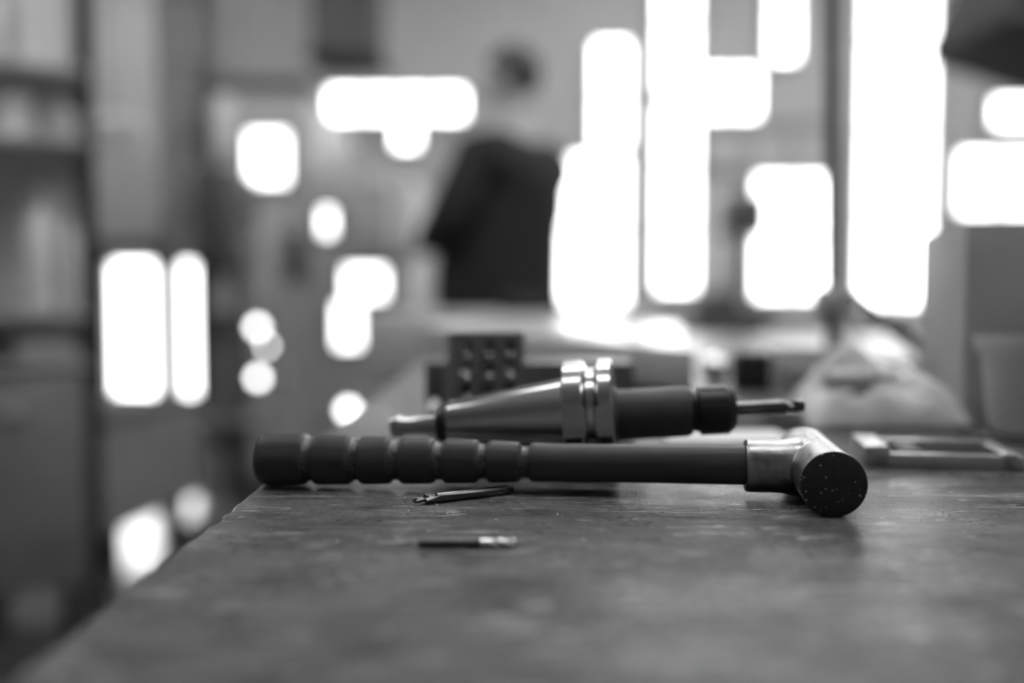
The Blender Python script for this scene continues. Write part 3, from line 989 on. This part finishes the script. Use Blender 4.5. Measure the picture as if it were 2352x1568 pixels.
for s in (-1, 1):
    sh = g.add((s * 0.185, 0.04, 1.40), 0.065, upc)
    el = g.add((s * 0.272, 0.092, 1.17), 0.05, sh)
    wr = g.add((s * 0.17, 0.305, 1.10), 0.03, el)
    pm = g.add((s * 0.145, 0.375, 1.085), (0.036, 0.018), wr)
    HAND.append((s, pm))
    hp = g.add((s * 0.09, 0, 0.87), 0.095, pel)
    kn_ = g.add((s * 0.10, 0.01, 0.48), 0.058, hp)
    an = g.add((s * 0.105, -0.02, 0.09), 0.038, kn_)
    g.add((s * 0.115, 0.12, 0.045), 0.035, an)
for (s, pm) in HAND:
    for k in range(4):
        a = g.add((s * (0.145 - 0.022 + 0.0165 * k), 0.420, 1.082), 0.0095, pm)
        b_ = g.add((s * (0.138 - 0.022 + 0.0165 * k), 0.450 + (0.008 if k in (1, 2) else 0), 1.065), 0.009, a)
        g.add((s * (0.132 - 0.022 + 0.0165 * k), 0.463 + (0.010 if k in (1, 2) else 0), 1.043), 0.008, b_)
    a = g.add((s * 0.105, 0.390, 1.075), 0.0105, pm)
    g.add((s * 0.088, 0.420, 1.06), 0.009, a)
mobj('body', skin('body', g.v, g.e, g.r), 'skin', pr, 0)
# jacket: torso and sleeves
j = G()
a0 = j.add((0, 0.11, 0.80), (0.23, 0.255))
a1 = j.add((0, 0.11, 0.96), (0.23, 0.255), a0)
a2 = j.add((0, 0.085, 1.14), (0.23, 0.225), a1)
a3 = j.add((0, 0.03, 1.30), (0.215, 0.165), a2)
a4 = j.add((0, 0.025, 1.41), (0.16, 0.12), a3)
j.add((0, 0.03, 1.50), (0.085, 0.08), a4)
for s in (-1, 1):
    sh = j.add((s * 0.185, 0.04, 1.385), 0.09, a4)
    el = j.add((s * 0.275, 0.09, 1.17), 0.085, sh)
    j.add((s * 0.175, 0.29, 1.10), 0.055, el)
mobj('jacket', skin('jacket', j.v, j.e, j.r), 'jacket', pr, 0)
q = G()
p0 = q.add((0, 0.03, 0.90), (0.14, 0.10))
for s in (-1, 1):
    a = q.add((s * 0.092, 0.02, 0.80), 0.10, p0)
    b_ = q.add((s * 0.10, 0.01, 0.48), 0.08, a)
    q.add((s * 0.105, -0.02, 0.10), 0.065, b_)
mobj('trousers', skin('trousers', q.v, q.e, q.r), 'trousers', pr, 0)
for s in (-1, 1):
    b_ = bx(s * 0.11 - 0.05, s * 0.11 + 0.05, -0.09, 0.19, 0.0, 0.10, bev=0.03, seg=4)
    obj('boot', b_, 'shoe', pr)
hb = bmesh.new()
bmesh.ops.create_uvsphere(hb, u_segments=32, v_segments=20, radius=1)
for v in hb.verts:
    n_ = noise.noise(v.co * 6) * 0.04
    c = v.co.copy()
    v.co = Vector((c.x * 0.088 * (1 + n_), 0.038 + c.y * 0.105 * (1 + n_), 1.685 + c.z * 0.098 * (1 + n_)))
# keep the cap at the back and top of the skull; the face stays bare
bmesh.ops.delete(hb, geom=[v for v in hb.verts if (v.co.y - 0.038) * 0.75 - (v.co.z - 1.685) * 0.9 > 0.035], context='VERTS')
me_ = bpy.data.meshes.new('hair')
hb.to_mesh(me_)
hb.free()
me_ = evaluated(me_, [('SOLIDIFY', dict(thickness=0.012, offset=-1)), ('SUBSURF', dict(levels=1))])
mobj('hair', me_, 'hair', pr, 0)
fbm = bmesh.new()
for s in (-1, 1):
    t_ = bmesh.new()
    bmesh.ops.create_uvsphere(t_, u_segments=16, v_segments=10, radius=1)
    for v in t_.verts:
        v.co = Vector((s * 0.083 + v.co.x * 0.011, 0.035 + v.co.y * 0.018, 1.655 + v.co.z * 0.032))
    ear = obj('ear', t_, 'skin', pr)
t_ = bmesh.new()
bmesh.ops.create_cone(t_, cap_ends=True, segments=12, radius1=0.017, radius2=0.006, depth=0.045)
t_.transform(Matrix.Translation((0, 0.148, 1.635)) @ Matrix.Rotation(R(-35), 4, 'X'))
obj('nose', t_, 'skin', pr)
for s in (-1, 1):
    t_ = bmesh.new()
    bmesh.ops.create_uvsphere(t_, u_segments=12, v_segments=8, radius=0.011)
    t_.transform(Matrix.Translation((s * 0.032, 0.131, 1.66)))
    obj('eye', t_, 'hair', pr)
t_ = bx(-0.024, 0.024, 0.122, 0.136, 1.592, 1.599, bev=0.002)
obj('mouth', t_, 'hair', pr)
fbm.free()

# ================================================================== RIGHT BACK OF THE SHOP
ml = thing('bench_mill', 'grey bench milling machine standing before the bright windows', 'machine', (1.05, 5.2, 0))
obj('stand', bx(-0.45, 0.40, -0.3, 0.25, 0, 0.66, bev=0.01), 'machine', ml)
obj('bed', bx(-0.52, 0.22, -0.3, 0.2, 0.66, 0.86, bev=0.015), 'machine_dark', ml)
obj('column', bx(0.02, 0.14, -0.05, 0.15, 0.86, 1.46, bev=0.012), 'machine', ml)
obj('head', bx(-0.0, 0.24, -0.2, 0.1, 1.22, 1.42, bev=0.02), 'machine_dark', ml)
obj('spindle', bar(bmesh.new(), (0.08, -0.14, 1.23), (0.08, -0.14, 1.06), 0.03, 20), 'machine', ml)
hwl = obj('handwheel', lathe(bmesh.new(), [(-0.36, 0.075), (-0.35, 0.085), (-0.34, 0.075)], 32, 'Y', True, Matrix.Translation((-0.25, 0, 0.76))), 'machine', ml)
obj('crank', bar(bmesh.new(), (-0.2, -0.36, 0.76), (-0.2, -0.42, 0.76), 0.012, 12), 'machine_dark', hwl)
obj('vice', bx(-0.12, 0.10, -0.2, -0.05, 0.86, 0.93, bev=0.008), 'machine_dark', ml)

cb = thing('window_counter', 'long grey counter below the bright windows', 'counter', (1.55, 5.45, 0))
obj('counter_body', bx(0, 2.3, 0, 0.55, 0, 0.80), 'machine', cb)
obj('counter_top', bx(-0.03, 2.33, -0.03, 0.58, 0.80, 0.84, bev=0.006), 'machine_light', cb)
for k in range(4):
    dr = obj('cabinet_door', bx(0.03 + k * 0.565, 0.57 + k * 0.565, -0.018, 0, 0.08, 0.76, bev=0.004), 'machine', cb)
    obj('door_handle', bx(0.48 + k * 0.565, 0.5 + k * 0.565, -0.04, -0.016, 0.55, 0.68), 'machine_dark', dr)

hd = thing('extraction_hood', 'dark slanted extraction hood hanging at the upper right', 'hood', (1.38, 3.0, 0))
prism_pts = [(0.0, 1.70), (0.62, 1.50), (0.66, 1.54), (0.45, 2.2), (0.2, 2.2), (0.0, 1.76)]
obj('hood_shell', prism(bmesh.new(), prism_pts, -0.25, 0.35), 'black', hd)
obj('hood_duct', bx(0.2, 0.45, -0.1, 0.2, 2.19, ZC), 'machine_dark', hd)
obj('hood_rim', bar(bmesh.new(), (0.0, -0.25, 1.70), (0.64, -0.25, 1.51), 0.015, 12), 'machine_dark', hd)
